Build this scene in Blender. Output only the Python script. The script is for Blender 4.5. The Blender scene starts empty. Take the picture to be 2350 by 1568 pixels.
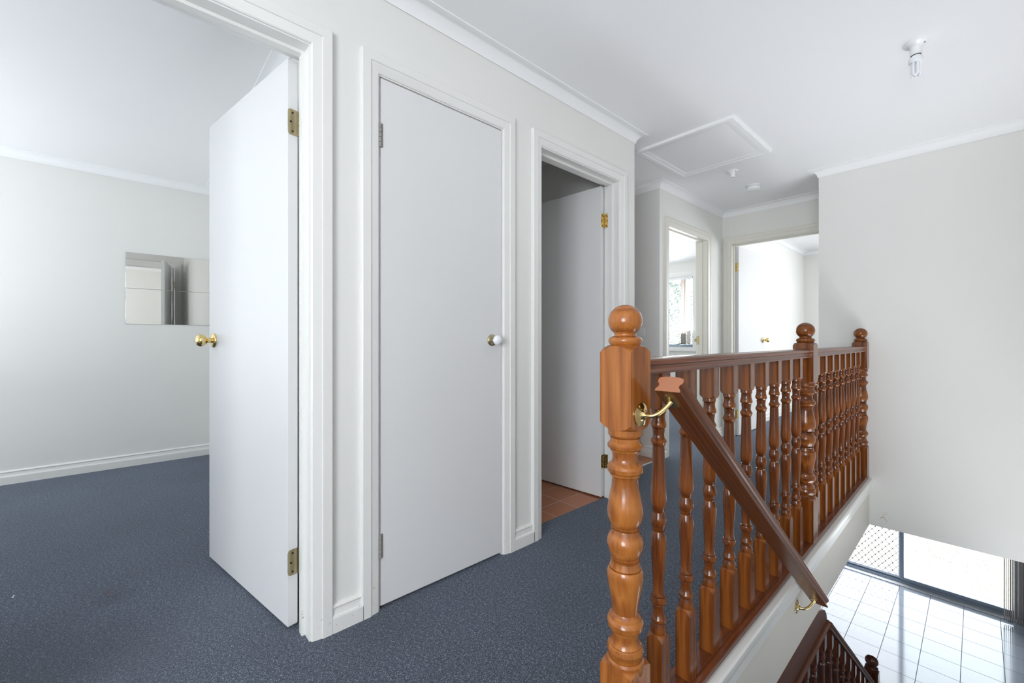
import bpy, math, random
from mathutils import Vector, Matrix
random.seed(7)
SC = bpy.context.scene
COL = SC.collection
PI = math.pi

# ------------------------------------------------------------------ mesh helper
class MB:
    def __init__(s):
        s.v = []; s.f = []
    def add(s, vs, fs):
        b = len(s.v); s.v += [tuple(p) for p in vs]; s.f += [tuple(i + b for i in f) for f in fs]; return s
    def box(s, x0, x1, y0, y1, z0, z1):
        x0, x1 = min(x0, x1), max(x0, x1); y0, y1 = min(y0, y1), max(y0, y1); z0, z1 = min(z0, z1), max(z0, z1)
        return s.add([(x0,y0,z0),(x1,y0,z0),(x1,y1,z0),(x0,y1,z0),(x0,y0,z1),(x1,y0,z1),(x1,y1,z1),(x0,y1,z1)],
              [(0,3,2,1),(4,5,6,7),(0,1,5,4),(1,2,6,5),(2,3,7,6),(3,0,4,7)])
    def loft(s, rings, closed_ring=True, caps=True):
        n = len(rings[0]); b = len(s.v)
        for r in rings: s.v += [tuple(p) for p in r]
        for i in range(len(rings) - 1):
            for j in range(n if closed_ring else n - 1):
                k = (j + 1) % n
                s.f.append((b+i*n+j, b+i*n+k, b+(i+1)*n+k, b+(i+1)*n+j))
        if caps and closed_ring:
            s.f.append(tuple(b + j for j in reversed(range(n))))
            s.f.append(tuple(b + (len(rings)-1)*n + j for j in range(n)))
        return s
    def lathe(s, prof, c=(0,0,0), axis='z', n=32):
        """prof: list of (radius, height)"""
        rings = []
        for r, h in prof:
            r = max(r, 1e-4); ring = []
            for k in range(n):
                a = 2*PI*k/n; p, q = r*math.cos(a), r*math.sin(a)
                if axis == 'z': ring.append((c[0]+p, c[1]+q, c[2]+h))
                elif axis == 'x': ring.append((c[0]+h, c[1]+p, c[2]+q))
                else: ring.append((c[0]+q, c[1]+h, c[2]+p))
            rings.append(ring)
        return s.loft(rings)
    def tube(s, pts, r, n=10, rr=None):
        P = [Vector(p) for p in pts]; rings = []; up = None
        for i, p in enumerate(P):
            t = (P[min(i+1, len(P)-1)] - P[max(i-1, 0)]).normalized()
            if up is None:
                up = Vector((0,0,1)) if abs(t.z) < .9 else Vector((1,0,0))
            a = t.cross(up).normalized(); up = a.cross(t).normalized()
            rad = rr[i] if rr else r
            rings.append([p + rad*(a*math.cos(2*PI*k/n) + up*math.sin(2*PI*k/n)) for k in range(n)])
        return s.loft(rings)
    def sphere(s, c, r, n=20, m=12, sz=1.0):
        prof = [(r*math.sin(PI*i/m), -r*sz*math.cos(PI*i/m)) for i in range(m+1)]
        return s.lathe(prof, c, 'z', n)
    def block(s, hw, z0, z1, td, bd, rin, per=8):
        """square post block whose ends are cut by a dome: arched faces, dropped corners"""
        ang = [ -PI/4 + (PI/2)*(i/per) + (PI/2)*q for q in range(4) for i in range(per)]
        def rs(a): return hw / max(abs(math.cos(a)), abs(math.sin(a)))
        def g(r): return ((r - rin)/(hw*1.41421 - rin))**2 if r > rin else 0.0
        rings = []
        M = 4
        for j in range(M+1):          # lower cap, from centre out
            ring = []
            for a in ang:
                r = rin*.5 + (rs(a) - rin*.5)*j/M
                ring.append((r*math.cos(a), r*math.sin(a), z0 + bd*g(r)))
            rings.append(ring)
        for j in range(M, -1, -1):
            ring = []
            for a in ang:
                r = rin*.5 + (rs(a) - rin*.5)*j/M
                ring.append((r*math.cos(a), r*math.sin(a), z1 - td*g(r)))
            rings.append(ring)
        return s.loft(rings)
    def build(s, name, mat=None, parent=None, origin=None, angle=32, loc=None, rotz=0, bevel=0):
        o0 = Vector(origin) if origin else (Vector((0,0,0)))
        me = bpy.data.meshes.new(name)
        me.from_pydata([tuple(Vector(p) - o0) for p in s.v], [], s.f)
        me.validate(); me.update()
        import bmesh
        b = bmesh.new(); b.from_mesh(me); bmesh.ops.recalc_face_normals(b, faces=b.faces); b.to_mesh(me); b.free()
        me.polygons.foreach_set('use_smooth', [True]*len(me.polygons))
        me.set_sharp_from_angle(angle=math.radians(angle))
        if mat: me.materials.append(mat)
        o = bpy.data.objects.new(name, me); COL.objects.link(o)
        if parent: o.parent = parent
        if origin and not parent: o.location = o0
        if loc: o.location = loc
        if rotz: o.rotation_euler = (0, 0, rotz)
        if bevel:
            md = o.modifiers.new('edge', 'BEVEL'); md.width = bevel; md.segments = 2; md.limit_method = 'ANGLE'; md.angle_limit = math.radians(40)
        return o

def structure(o, label=None, category=None):
    o['kind'] = 'structure'
    if label: o['label'] = label
    if category: o['category'] = category
    return o
def tag(o, label, category, group=None, kind=None):
    o['label'] = label; o['category'] = category
    if group: o['group'] = group
    if kind: o['kind'] = kind
    return o
def empty(name, loc=(0,0,0), rotz=0):
    o = bpy.data.objects.new(name, None); COL.objects.link(o)
    o.location = loc; o.rotation_euler = (0,0,rotz); o.empty_display_size = .1
    return o

def sweep_xy(mb, pts, prof, side=1):
    """profile (u away from wall, z) swept along an xy polyline with mitred corners; the room is on the left (side=1)"""
    P = [Vector((p[0], p[1])) for p in pts]; n = len(P)
    nrm = []
    for i in range(n-1):
        d = (P[i+1]-P[i]).normalized(); nrm.append(Vector((-d.y, d.x))*side)
    rings = []
    for i in range(n):
        if i == 0: m = nrm[0]
        elif i == n-1: m = nrm[-1]
        else:
            a, b = nrm[i-1], nrm[i]; m = (a+b)/(1 + a.dot(b))
        rings.append([(P[i].x + m.x*u, P[i].y + m.y*u, z) for u, z in prof])
    mb.loft(rings); return mb

# ------------------------------------------------------------------ materials
def mat(name):
    m = bpy.data.materials.new(name); m.use_nodes = True
    nt = m.node_tree; b = nt.nodes['Principled BSDF']; return m, nt, b
def N(nt, t, **kw):
    n = nt.nodes.new(t)
    for k, v in kw.items(): setattr(n, k, v)
    return n
def L(nt, a, b): nt.links.new(a, b)
def ramp(nt, fac, stops):
    r = N(nt, 'ShaderNodeValToRGB'); e = r.color_ramp.elements
    while len(e) < len(stops): e.new(.5)
    for i, (p, c) in enumerate(stops):
        e[i].position = p; e[i].color = (*c, 1) if len(c) == 3 else c
    L(nt, fac, r.inputs[0]); return r
def pos(nt, scale=(1,1,1)):
    g = N(nt, 'ShaderNodeNewGeometry'); mp = N(nt, 'ShaderNodeMapping'); mp.inputs['Scale'].default_value = scale
    L(nt, g.outputs['Position'], mp.inputs['Vector']); return mp.outputs[0]
def objc(nt, scale=(1,1,1)):
    g = N(nt, 'ShaderNodeTexCoord'); mp = N(nt, 'ShaderNodeMapping'); mp.inputs['Scale'].default_value = scale
    L(nt, g.outputs['Object'], mp.inputs['Vector']); return mp.outputs[0]
def noise(nt, vec, scale, detail=2, rough=.5, dist=0):
    n = N(nt, 'ShaderNodeTexNoise'); n.inputs['Scale'].default_value = scale; n.inputs['Detail'].default_value = detail
    n.inputs['Roughness'].default_value = rough; n.inputs['Distortion'].default_value = dist
    L(nt, vec, n.inputs['Vector']); return n.outputs['Fac']
def mixc(nt, fac, a, b, mode='MIX'):
    m = N(nt, 'ShaderNodeMix', data_type='RGBA', blend_type=mode)
    for sock, val in ((m.inputs[0], fac), (m.inputs[6], a), (m.inputs[7], b)):
        if hasattr(val, 'links') or hasattr(val, 'is_linked'): L(nt, val, sock)
        else: sock.default_value = val if not isinstance(val, tuple) else (*val, 1)[:4]
    return m.outputs[2]
def math_(nt, op, a, b=None, clamp=False):
    m = N(nt, 'ShaderNodeMath', operation=op, use_clamp=clamp)
    for i, val in enumerate((a, b)):
        if val is None: continue
        if hasattr(val, 'is_linked'): L(nt, val, m.inputs[i])
        else: m.inputs[i].default_value = val
    return m.outputs[0]
def bump(nt, b, h, strength, dist=.01):
    bp = N(nt, 'ShaderNodeBump'); bp.inputs['Strength'].default_value = strength; bp.inputs['Distance'].default_value = dist
    L(nt, h, bp.inputs['Height']); L(nt, bp.outputs[0], b.inputs['Normal'])

def paint(name, col, rough=.55, var=.02, bumps=.05, scale=180):
    m, nt, b = mat(name); p = pos(nt)
    n = noise(nt, p, 1.3, 3)
    d = tuple(c*(1-var) for c in col)
    L(nt, ramp(nt, n, [(.35, d), (.65, col)]).outputs[0], b.inputs['Base Color'])
    b.inputs['Roughness'].default_value = rough
    if bumps: bump(nt, b, noise(nt, p, scale, 2), bumps, .002)
    return m
def blob(nt, c, r, soft):
    g = N(nt, 'ShaderNodeNewGeometry'); d = N(nt, 'ShaderNodeVectorMath', operation='DISTANCE')
    L(nt, g.outputs['Position'], d.inputs[0]); d.inputs[1].default_value = c
    mr = N(nt, 'ShaderNodeMapRange'); mr.inputs[1].default_value = r; mr.inputs[2].default_value = r*soft
    mr.inputs[3].default_value = 0; mr.inputs[4].default_value = 1
    L(nt, d.outputs['Value'], mr.inputs[0]); return mr.outputs[0]

M = {}
M['wall'] = paint('wall_paint', (.80,.795,.765), .6)
M['ceil'] = paint('ceiling_paint', (.89,.89,.90), .8, .01, .03)
M['trim'] = paint('trim_gloss_paint', (.82,.815,.79), .32, .015, 0)
M['trim_cream'] = paint('cream_trim_paint', (.76,.74,.67), .34, .015, 0)
M['door'] = paint('door_paint', (.75,.75,.75), .38, .012, .02, 90)
M['cornice'] = paint('cornice_paint', (.88,.885,.89), .6, .01, 0)
M['plastic'] = paint('white_plastic', (.85,.86,.87), .3, .01, 0)
M['white_glaze'] = paint('white_porcelain', (.86,.87,.9), .12, .01, 0)
M['dark'] = paint('dark_recess', (.02,.018,.016), .7, .1, 0)
M['steel'] = paint('grey_steel', (.3,.29,.27), .35, .1, 0)

# right wall has a scuffed patch where paint has come away
m, nt, b = mat('scuffed_wall_paint'); p = pos(nt)
base = ramp(nt, noise(nt, p, 1.3, 3), [(.35, (.785,.78,.75)), (.65, (.80,.795,.765))]).outputs[0]
msk = math_(nt, 'MULTIPLY', blob(nt, (-.463,4.12,-.275), .042, .3), math_(nt, 'GREATER_THAN', noise(nt, p, 55, 2), .53))
L(nt, mixc(nt, msk, base, (.60,.51,.36)), b.inputs['Base Color']); b.inputs['Roughness'].default_value = .6
bump(nt, b, noise(nt, p, 180, 2), .05, .002); M['wall_scuffed'] = m

# trim with worn, scuffed patches near the carpet
m, nt, b = mat('worn_trim_paint'); p = pos(nt)
g = N(nt, 'ShaderNodeNewGeometry'); sx = N(nt, 'ShaderNodeSeparateXYZ'); L(nt, g.outputs['Position'], sx.inputs[0])
low = math_(nt, 'LESS_THAN', sx.outputs[2], .11)
chip = math_(nt, 'GREATER_THAN', noise(nt, p, 60, 3, .7), .66)
base = ramp(nt, noise(nt, p, 2, 3), [(.35, (.80,.795,.765)), (.65, (.82,.815,.79))]).outputs[0]
L(nt, mixc(nt, math_(nt, 'MULTIPLY', math_(nt, 'MULTIPLY', low, chip), .6), base, (.33,.28,.22)), b.inputs['Base Color'])
b.inputs['Roughness'].default_value = .33; M['trim_worn'] = m

def carpet(name):
    m, nt, b = mat(name); p = pos(nt)
    n1 = noise(nt, p, 250, 2, .65); n2 = noise(nt, p, 90, 2)
    f = math_(nt, 'ADD', math_(nt, 'MULTIPLY', n1, .75), math_(nt, 'MULTIPLY', n2, .25))
    c = ramp(nt, f, [(.36, (.008,.010,.014)), (.46, (.029,.037,.050)), (.54, (.074,.089,.115)), (.60, (.19,.21,.245)), (.68, (.46,.48,.51))]).outputs[0]
    wear = noise(nt, p, 1.7, 4, .6)
    w = ramp(nt, wear, [(.38, (.80,.78,.74)), (.58, (1,1,1))]).outputs[0]
    c2 = mixc(nt, .8, c, w, 'MULTIPLY')
    st = None
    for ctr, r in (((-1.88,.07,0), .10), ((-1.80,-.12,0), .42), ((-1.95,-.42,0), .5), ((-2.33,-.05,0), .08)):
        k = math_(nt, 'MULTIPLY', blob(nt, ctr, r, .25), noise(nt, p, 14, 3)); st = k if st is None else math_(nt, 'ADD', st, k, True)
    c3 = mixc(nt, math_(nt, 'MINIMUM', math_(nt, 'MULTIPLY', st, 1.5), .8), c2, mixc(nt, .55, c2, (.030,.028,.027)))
    L(nt, c3, b.inputs['Base Color'])
    b.inputs['Roughness'].default_value = .95; b.inputs['Specular IOR Level'].default_value = .15
    b.inputs['Sheen Weight'].default_value = .4; b.inputs['Sheen Tint'].default_value = (.7,.8,1,1)
    bump(nt, b, n1, .8, .006); return m
M['carpet'] = carpet('blue_grey_carpet')

def tiles(name, size, off, width, ctile, cgrout, rough, var=.06, spec=.5):
    m, nt, b = mat(name)
    g = N(nt, 'ShaderNodeNewGeometry'); sx = N(nt, 'ShaderNodeSeparateXYZ'); L(nt, g.outputs['Position'], sx.inputs[0])
    ms = []; ids = []
    for i in (0, 1):
        s_ = size
        t = math_(nt, 'DIVIDE', math_(nt, 'SUBTRACT', sx.outputs[i], off[i]), s_)
        fr = math_(nt, 'FRACT', t); ids.append(math_(nt, 'FLOOR', t))
        e = math_(nt, 'ABSOLUTE', math_(nt, 'SUBTRACT', fr, .5))
        ms.append(math_(nt, 'GREATER_THAN', e, .5 - width/s_/2))
    gm = math_(nt, 'MAXIMUM', ms[0], ms[1])
    cx = N(nt, 'ShaderNodeCombineXYZ'); L(nt, ids[0], cx.inputs[0]); L(nt, ids[1], cx.inputs[1])
    wn = N(nt, 'ShaderNodeTexWhiteNoise'); L(nt, cx.outputs[0], wn.inputs['Vector'])
    v = math_(nt, 'ADD', math_(nt, 'MULTIPLY', wn.outputs['Value'], .5), math_(nt, 'MULTIPLY', noise(nt, pos(nt), 7, 4), .5))
    tc = ramp(nt, v, [(.2, tuple(c*(1-var) for c in ctile)), (.8, ctile)]).outputs[0]
    L(nt, mixc(nt, gm, tc, cgrout), b.inputs['Base Color'])
    L(nt, mixc(nt, gm, (rough,)*3, (.8,.8,.8)), b.inputs['Roughness'])
    b.inputs['Specular IOR Level'].default_value = spec
    bump(nt, b, math_(nt, 'SUBTRACT', 1.0, gm), .25, .002); return m
M['tile'] = tiles('white_floor_tile', .331, (-.126, 7.369), .006, (.54,.59,.67), (.08,.09,.13), .09, .10, 1.0)
M['terracotta'] = tiles('terracotta_tile', .196, (-1.80, 2.04), .006, (.50,.20,.105), (.50,.40,.33), .45, .2)

def wood(name, axis, dark, mid, light, rough=.22, coat=.35):
    m, nt, b = mat(name)
    sc = {'z': (26,26,1.6), 'y': (26,1.6,26), 's': (26,2.2,26)}[axis]
    p = objc(nt, sc); q = objc(nt, {'z': (9,9,.9), 'y': (9,.9,9), 's': (9,1.2,9)}[axis])
    n1 = noise(nt, p, 1, 4, .6, .4)
    wv = N(nt, 'ShaderNodeTexWave', wave_type='RINGS', rings_direction='Z' if axis == 'z' else 'Y'); wv.inputs['Scale'].default_value = 2.2
    wv.inputs['Distortion'].default_value = 5; wv.inputs['Detail'].default_value = 3; wv.inputs['Detail Scale'].default_value = 1.4
    L(nt, q, wv.inputs['Vector'])
    fine = noise(nt, objc(nt, {'z': (260,260,9), 'y': (260,9,260), 's': (260,12,260)}[axis]), 1, 2)
    f = math_(nt, 'ADD', math_(nt, 'MULTIPLY', n1, .5), math_(nt, 'ADD', math_(nt, 'MULTIPLY', wv.outputs['Fac'], .25), math_(nt, 'MULTIPLY', fine, .28)))
    L(nt, ramp(nt, f, [(.28, dark), (.5, mid), (.75, light)]).outputs[0], b.inputs['Base Color'])
    b.inputs['Roughness'].default_value = rough; b.inputs['Specular IOR Level'].default_value = .35
    b.inputs['Coat Weight'].default_value = coat; b.inputs['Coat Roughness'].default_value = .12
    bump(nt, b, fine, .04, .001); return m
RED = ((.072,.017,.003), (.165,.044,.007), (.27,.085,.014))
M['wood_z'] = wood('red_brown_timber_upright', 'z', *RED)
M['wood_y'] = wood('red_brown_timber_lengthwise', 'y', (.070,.017,.006), (.14,.036,.011), (.21,.060,.017), .28, .15)
M['wood_pale'] = wood('honey_brown_timber', 'z', (.20,.056,.010), (.325,.104,.019), (.43,.155,.032))
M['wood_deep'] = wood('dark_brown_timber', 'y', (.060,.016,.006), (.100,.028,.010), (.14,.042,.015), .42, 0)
M['wood_rail'] = wood('chestnut_handrail_timber', 'y', (.078,.021,.005), (.130,.037,.009), (.17,.053,.014), .36, .1)
M['end_grain'] = paint('sawn_end_grain', (.42,.17,.09), .6, .15, .1, 300)
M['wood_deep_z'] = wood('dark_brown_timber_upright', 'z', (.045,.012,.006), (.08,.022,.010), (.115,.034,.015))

def metal(name, col, rough):
    m, nt, b = mat(name); b.inputs['Metallic'].default_value = 1
    n = noise(nt, pos(nt), 25, 2)
    L(nt, ramp(nt, n, [(.3, tuple(c*.88 for c in col)), (.7, col)]).outputs[0], b.inputs['Base Color'])
    b.inputs['Roughness'].default_value = rough; return m
M['brass'] = metal('polished_brass', (.86,.66,.30), .13)
M['brass_dull'] = metal('dull_brass', (.56,.47,.28), .3)
M['alu'] = paint('blue_grey_aluminium', (.36,.43,.52), .4, .05, 0)
M['alu_pale'] = metal('pale_aluminium', (.75,.78,.82), .3)
m, nt, b = mat('mirror_glass'); b.inputs['Metallic'].default_value = 1; b.inputs['Roughness'].default_value = .015
L(nt, ramp(nt, noise(nt, pos(nt), 3, 2), [(.3, (.72,.71,.68)), (.7, (.74,.73,.70))]).outputs[0], b.inputs['Base Color']); M['mirror'] = m
m, nt, b = mat('window_glass')
nt.nodes.remove(b); out = nt.nodes['Material Output']
tr = N(nt, 'ShaderNodeBsdfTransparent'); gl = N(nt, 'ShaderNodeBsdfGlossy'); gl.inputs['Roughness'].default_value = .02
tr.inputs[0].default_value = (.95,.97,.97,1)
fr = N(nt, 'ShaderNodeFresnel'); fr.inputs[0].default_value = 1.3; mx = N(nt, 'ShaderNodeMixShader')
L(nt, fr.outputs[0], mx.inputs[0]); L(nt, tr.outputs[0], mx.inputs[1]); L(nt, gl.outputs[0], mx.inputs[2]); L(nt, mx.outputs[0], out.inputs[0])
M['glass'] = m
# dry lawn outside
m, nt, b = mat('dry_lawn'); p = pos(nt)
pt = math_(nt, 'MULTIPLY', math_(nt, 'GREATER_THAN', noise(nt, p, 30, 4, .7), .60), math_(nt, 'GREATER_THAN', noise(nt, p, 1.1, 3), .50))
c = mixc(nt, pt, ramp(nt, noise(nt, p, 14, 5, .7), [(.3, (.66,.62,.52)), (.6, (.80,.77,.68))]).outputs[0], (.40,.36,.22))
L(nt, c, b.inputs['Base Color']); b.inputs['Roughness'].default_value = 1; M['lawn'] = m
m, nt, b = mat('pale_leaves'); L(nt, ramp(nt, noise(nt, pos(nt), 3, 3), [(.35, (.30,.38,.34)), (.65, (.60,.64,.55))]).outputs[0], b.inputs['Base Color'])  # strong sunlight put into the colour: paler than the leaves themselves
b.inputs['Roughness'].default_value = .6; M['leaf'] = m
M['bark'] = paint('grey_bark', (.22,.18,.14), .9, .3, .3, 40)
M['blind'] = paint('off_white_blind_fabric', (.80,.77,.72), .7, .04, .02, 300)
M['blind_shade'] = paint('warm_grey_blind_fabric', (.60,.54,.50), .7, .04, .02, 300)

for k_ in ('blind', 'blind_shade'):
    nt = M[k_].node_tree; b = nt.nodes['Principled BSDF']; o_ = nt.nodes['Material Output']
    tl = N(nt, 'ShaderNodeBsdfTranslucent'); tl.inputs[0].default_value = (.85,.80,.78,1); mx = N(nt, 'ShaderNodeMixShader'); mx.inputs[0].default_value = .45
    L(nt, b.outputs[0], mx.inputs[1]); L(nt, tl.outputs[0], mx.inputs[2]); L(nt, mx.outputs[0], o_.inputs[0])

# ------------------------------------------------------------------ dimensions
CEIL = 2.40
XW = -1.535          # hall face of the long left wall
XB = -1.645          # its room-side face
YE = 2.49            # its end
XF = -1.845          # wall beyond the recess
YN = 3.39
YF = 4.73            # end wall of the hall
YR = 4.12            # wall at the head of the stairwell
XR = -.86
XS = -.545           # stairwell edge
ZS = -.355           # underside of the upper floor
ZL = -2.70           # ground floor
DH = 2.045           # door head

# ------------------------------------------------------------------ floors
hall = MB()
hall.box(-1.645, XS-.012, -2.5, YE, ZS, 0)
hall.box(XF, XS-.012, YE, YF+.11, ZS, 0)
hall.box(XS-.012, 1.7, -2.5, .90, ZS, 0)
hall.box(XF, 1.7, YF+.11, 7.8, ZS, 0)
hall.box(XS-.012, 1.7, YR+.06, YF+.11, ZS, 0)
structure(hall.build('floor_hall', M['carpet']), 'blue-grey speckled carpet along the hall beside the stair balustrade', 'carpet')
f = MB(); f.box(-4.72, -1.645, -2.3, .60, ZS, 0); structure(f.build('floor_bedroom', M['carpet']), 'blue-grey carpet inside the bedroom with the mirror tiles', 'carpet')
f = MB(); f.box(-4.9, XF, 3.45, 7.0, ZS, 0); structure(f.build('floor_study', M['carpet']))
f = MB(); f.box(-3.3, -1.645, .60, 2.43, ZS, -.002); f.box(-3.3, XF, 2.43, 3.45, ZS, -.002)
structure(f.build('floor_tiled', M['terracotta']), 'terracotta square tiles behind the third doorway and in the recess', 'tiled floor')
f = MB(); f.box(-1.850, -1.838, YE, YN, -.001, .004); structure(f.build('trim_11', M['trim']))
f = MB(); f.box(-4, 2.4, .3, 8.85, ZL-.15, ZL); structure(f.build('floor_ground', M['tile']), 'glossy white square tiles downstairs in front of the sliding door', 'tiled floor')

# ------------------------------------------------------------------ walls
W = M['wall']
def wall(name, boxes, m=W, label=None):
    b_ = MB()
    for q in boxes: b_.box(*q)
    return structure(b_.build(name, m), label)
D1 = (-.37, .45); D2 = (.703, 1.321); D3 = (1.595, 2.305)
wall('wall_left', [(XB, XW, -2.5, D1[0]-.02, 0, CEIL), (XB, XW, D1[1]+.02, D2[0]-.02, 0, CEIL), (XB, XW, D2[1]+.02, D3[0]-.02, 0, CEIL), (XB, XW, D3[1]+.02, YE, 0, CEIL),
   (XB, XW, D1[0]-.02, D1[1]+.02, DH+.02, CEIL), (XB, XW, D2[0]-.02, D2[1]+.02, DH+.02, CEIL), (XB, XW, D3[0]-.02, D3[1]+.02, DH+.02, CEIL)], label='long white hall wall with three doorways')
wall('wall_recess_side', [(-3.3, XB, 2.40, YE, 0, CEIL)])
wall('wall_recess', [(-3.3, XF, YN, YN+.11, 0, CEIL)])
wall('wall_recess_back', [(-3.3, -3.19, YE, YN, 0, CEIL)])
D4 = (3.55, 4.345)
wall('wall_far_left', [(XF-.11, XF, YN+.11, D4[0]-.02, 0, CEIL), (XF-.11, XF, D4[1]+.02, YF+.11, 0, CEIL), (XF-.11, XF, D4[0]-.02, D4[1]+.02, DH+.02, CEIL)])
D5 = (-1.752, -.95)
wall('wall_end', [(XF, D5[0]-.02, YF, YF+.11, 0, CEIL), (D5[1]+.02, XR+.11, YF, YF+.11, 0, CEIL), (D5[0]-.02, D5[1]+.02, YF, YF+.11, DH+.02, CEIL)])
wall('wall_right', [(XR, 1.7, YR, YR+.11, ZS, CEIL)], M['wall_scuffed'], 'wide white wall above the stairwell opening')
wall('wall_right_return', [(XR, XR+.11, YR+.11, YF, 0, CEIL)])
# bedroom shell
wall('wall_bedroom_far', [(-4.77, -4.66, -2.3, .66, 0, CEIL)], label='bedroom wall carrying the square mirror tiles')
wall('wall_bedroom_side', [(-4.66, XB, .55, .66, 0, CEIL)])
WB = (-4.3, -2.0, .75, 2.12)
wall('wall_bedroom_window', [(-4.66, WB[0], -2.26, -2.15, 0, CEIL), (WB[1], XB, -2.26, -2.15, 0, CEIL), (WB[0], WB[1], -2.26, -2.15, 0, WB[2]), (WB[0], WB[1], -2.26, -2.15, WB[3], CEIL)])
# toilet shell
wall('wall_toilet', [(-3.3, -3.19, .66, 2.40, 0, CEIL), (-3.19, XB, 1.36, 1.45, 0, CEIL)])
# study (fourth doorway)
XWIN = (-4.45, -3.145); YWIN = 6.88; ZWIN = (.90, 2.10)
wall('wall_study_window', [(-4.9, XWIN[0], YWIN, YWIN+.12, 0, CEIL), (XWIN[1], XF-.09, YWIN, YWIN+.12, 0, CEIL), (XWIN[0], XWIN[1], YWIN, YWIN+.12, 0, ZWIN[0]), (XWIN[0], XWIN[1], YWIN, YWIN+.12, ZWIN[1], CEIL)])
wall('wall_study_side', [(-5.01, -4.9, YN, 7.0, 0, CEIL), (-4.9, -3.3, YN, YN+.11, 0, CEIL)])
# end bedroom
XE = -1.81
wall('wall_end_room_left', [(XE-.09, XE, YF+.11, 7.75, 0, CEIL)])
WE = (-.1, 1.5, .5, 2.15)
wall('wall_end_room_far', [(XE-.09, WE[0], 7.75, 7.86, 0, CEIL), (WE[1], 1.8, 7.75, 7.86, 0, CEIL), (WE[0], WE[1], 7.75, 7.86, 0, WE[2]), (WE[0], WE[1], 7.75, 7.86, WE[3], CEIL)])
wall('wall_end_room_right', [(1.7, 1.8, YF, 7.86, 0, CEIL)])
wall('wall_end_room_front', [(XR+.11, 1.7, YF, YF+.11, 0, CEIL)])
# landing
WL_ = (0, 1.5, .6, 2.15)
wall('wall_landing_back', [(XW, WL_[0], -2.6, -2.5, 0, CEIL), (WL_[1], 1.7, -2.6, -2.5, 0, CEIL), (WL_[0], WL_[1], -2.6, -2.5, 0, WL_[2]), (WL_[0], WL_[1], -2.6, -2.5, WL_[3], CEIL)])
wall('wall_landing_right', [(1.7, 1.8, -2.6, .90, 0, CEIL), (.62, 1.8, .90, 1.0, 0, CEIL)])
WT = (1.5, 3.8, -1.35, -.1)  # opening added to go with the stairwell fill light
wall('wall_stair_right', [(.62, .72, 1.0, WT[0], ZL, CEIL), (.62, .72, WT[1], YR, ZL, CEIL), (.62, .72, WT[0], WT[1], ZL, WT[2]), (.62, .72, WT[0], WT[1], WT[3], CEIL)])
# stairwell edge and ground floor
M['plaster'] = paint('warm_stair_plaster', (.73,.70,.64), .6, .06, .06, 40)
wall('wall_stairwell_edge', [(XS-.012, XS, .90, YR, ZS, -.004)], M['plaster'], label='plastered edge of the upper floor under the balustrade')
DG = (-2.0, .40); ZD = -.60; YD = 8.72
wall('wall_ground_door', [(-4, DG[0], YD, YD+.13, ZL, ZS), (DG[1], 2.4, YD, YD+.13, ZL, ZS), (DG[0], DG[1], YD, YD+.13, ZD, ZS)])
wall('wall_ground_sides', [(-4.1, -4, .3, 8.85, ZL, ZS), (2.4, 2.5, .3, 8.85, ZL, ZS), (-4, 2.4, .2, .3, ZL, ZS)])
f = MB(); f.box(-4.1, 2.5, 7.8, 8.85, ZS, ZS+.1); f.box(-5, -4.72, .2, 8.85, ZS, ZS+.1); f.box(1.7, 2.5, .2, 8.85, ZS, ZS+.1); f.box(-4.1, XF, 7.0, 7.8, ZS, ZS+.1)
structure(f.build('ceiling_ground', M['ceil']))
c = MB(); c.box(-5.1, 1.9, -3.4, 8.0, CEIL, CEIL+.12)
structure(c.build('ceiling', M['ceil']), 'smooth white plaster ceiling', 'ceiling')

# ------------------------------------------------------------------ cornices, baseboards
def cove(z=CEIL):
    pr = [(0, z-.054), (.005, z-.055)]
    cx_, cz_, r = .062, z-.057, .056
    for i in range(9):
        a = PI - PI/2*i/8; pr.append((cx_ + r*math.cos(a)*1.0, cz_ + (r-.004)*math.sin(a)))
    pr += [(.064, z-.003), (.064, z), (0, z)]
    return pr
k = MB(); sweep_xy(k, [(1.7, YR), (XR, YR), (XR, YF), (XF, YF), (XF, YN), (-3.19, YN), (-3.19, YE), (XW, YE), (XW, -2.5), (1.7, -2.5)], cove(), side=1)
structure(k.build('trim_1', M['cornice'], angle=25), 'white cove cornice around the hall ceiling', 'cornice')
k = MB(); sweep_xy(k, [(XB, .55), (-4.66, .55), (-4.66, -2.15), (XB, -2.15), (XB, .55)], cove(), side=1)
structure(k.build('trim_2', M['cornice'], angle=25), 'white cove cornice around the bedroom ceiling', 'cornice')
k = MB(); sweep_xy(k, [(XF-.11, YWIN), (-4.9, YWIN), (-4.9, YN+.11)], cove(), side=1)
structure(k.build('trim_3', M['cornice'], angle=25))
k = MB(); sweep_xy(k, [(1.7, 7.75), (XE, 7.75), (XE, YF+.11)], cove(), side=1)
structure(k.build('trim_4', M['cornice'], angle=25))
BASE = [(0,0), (.018,0), (.018,.052), (.0165,.055), (.0165,.057), (.013,.060), (.010,.070), (.0095,.082), (.0125,.086), (.0125,.089), (.006,.097), (0,.097)]
def base(name, pts, m=M['trim'], label=None):
    k_ = MB(); sweep_xy(k_, pts, BASE, side=1); return structure(k_.build(name, m, angle=22), label)
base('baseboard_bedroom', [(-2.2, .55), (-4.66, .55), (-4.66, -2.15)], label='white baseboard below the mirror tiles')
base('baseboard_left', [(XW, .634), (XW, .525)], M['trim_worn'])
base('baseboard_left_far', [(XW, 1.527), (XW, 1.393)], M['trim_worn'])
base('baseboard_corner', [(XW, YE), (XW, 2.382)], M['trim_worn'])
base('baseboard_recess', [(XF, 3.472), (XF, YN), (-3.19, YN)])
base('baseboard_recess_side', [(-3.19, YE), (XW-.02, YE)])
base('baseboard_far_left', [(XF, YF), (XF, 4.42)])
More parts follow.
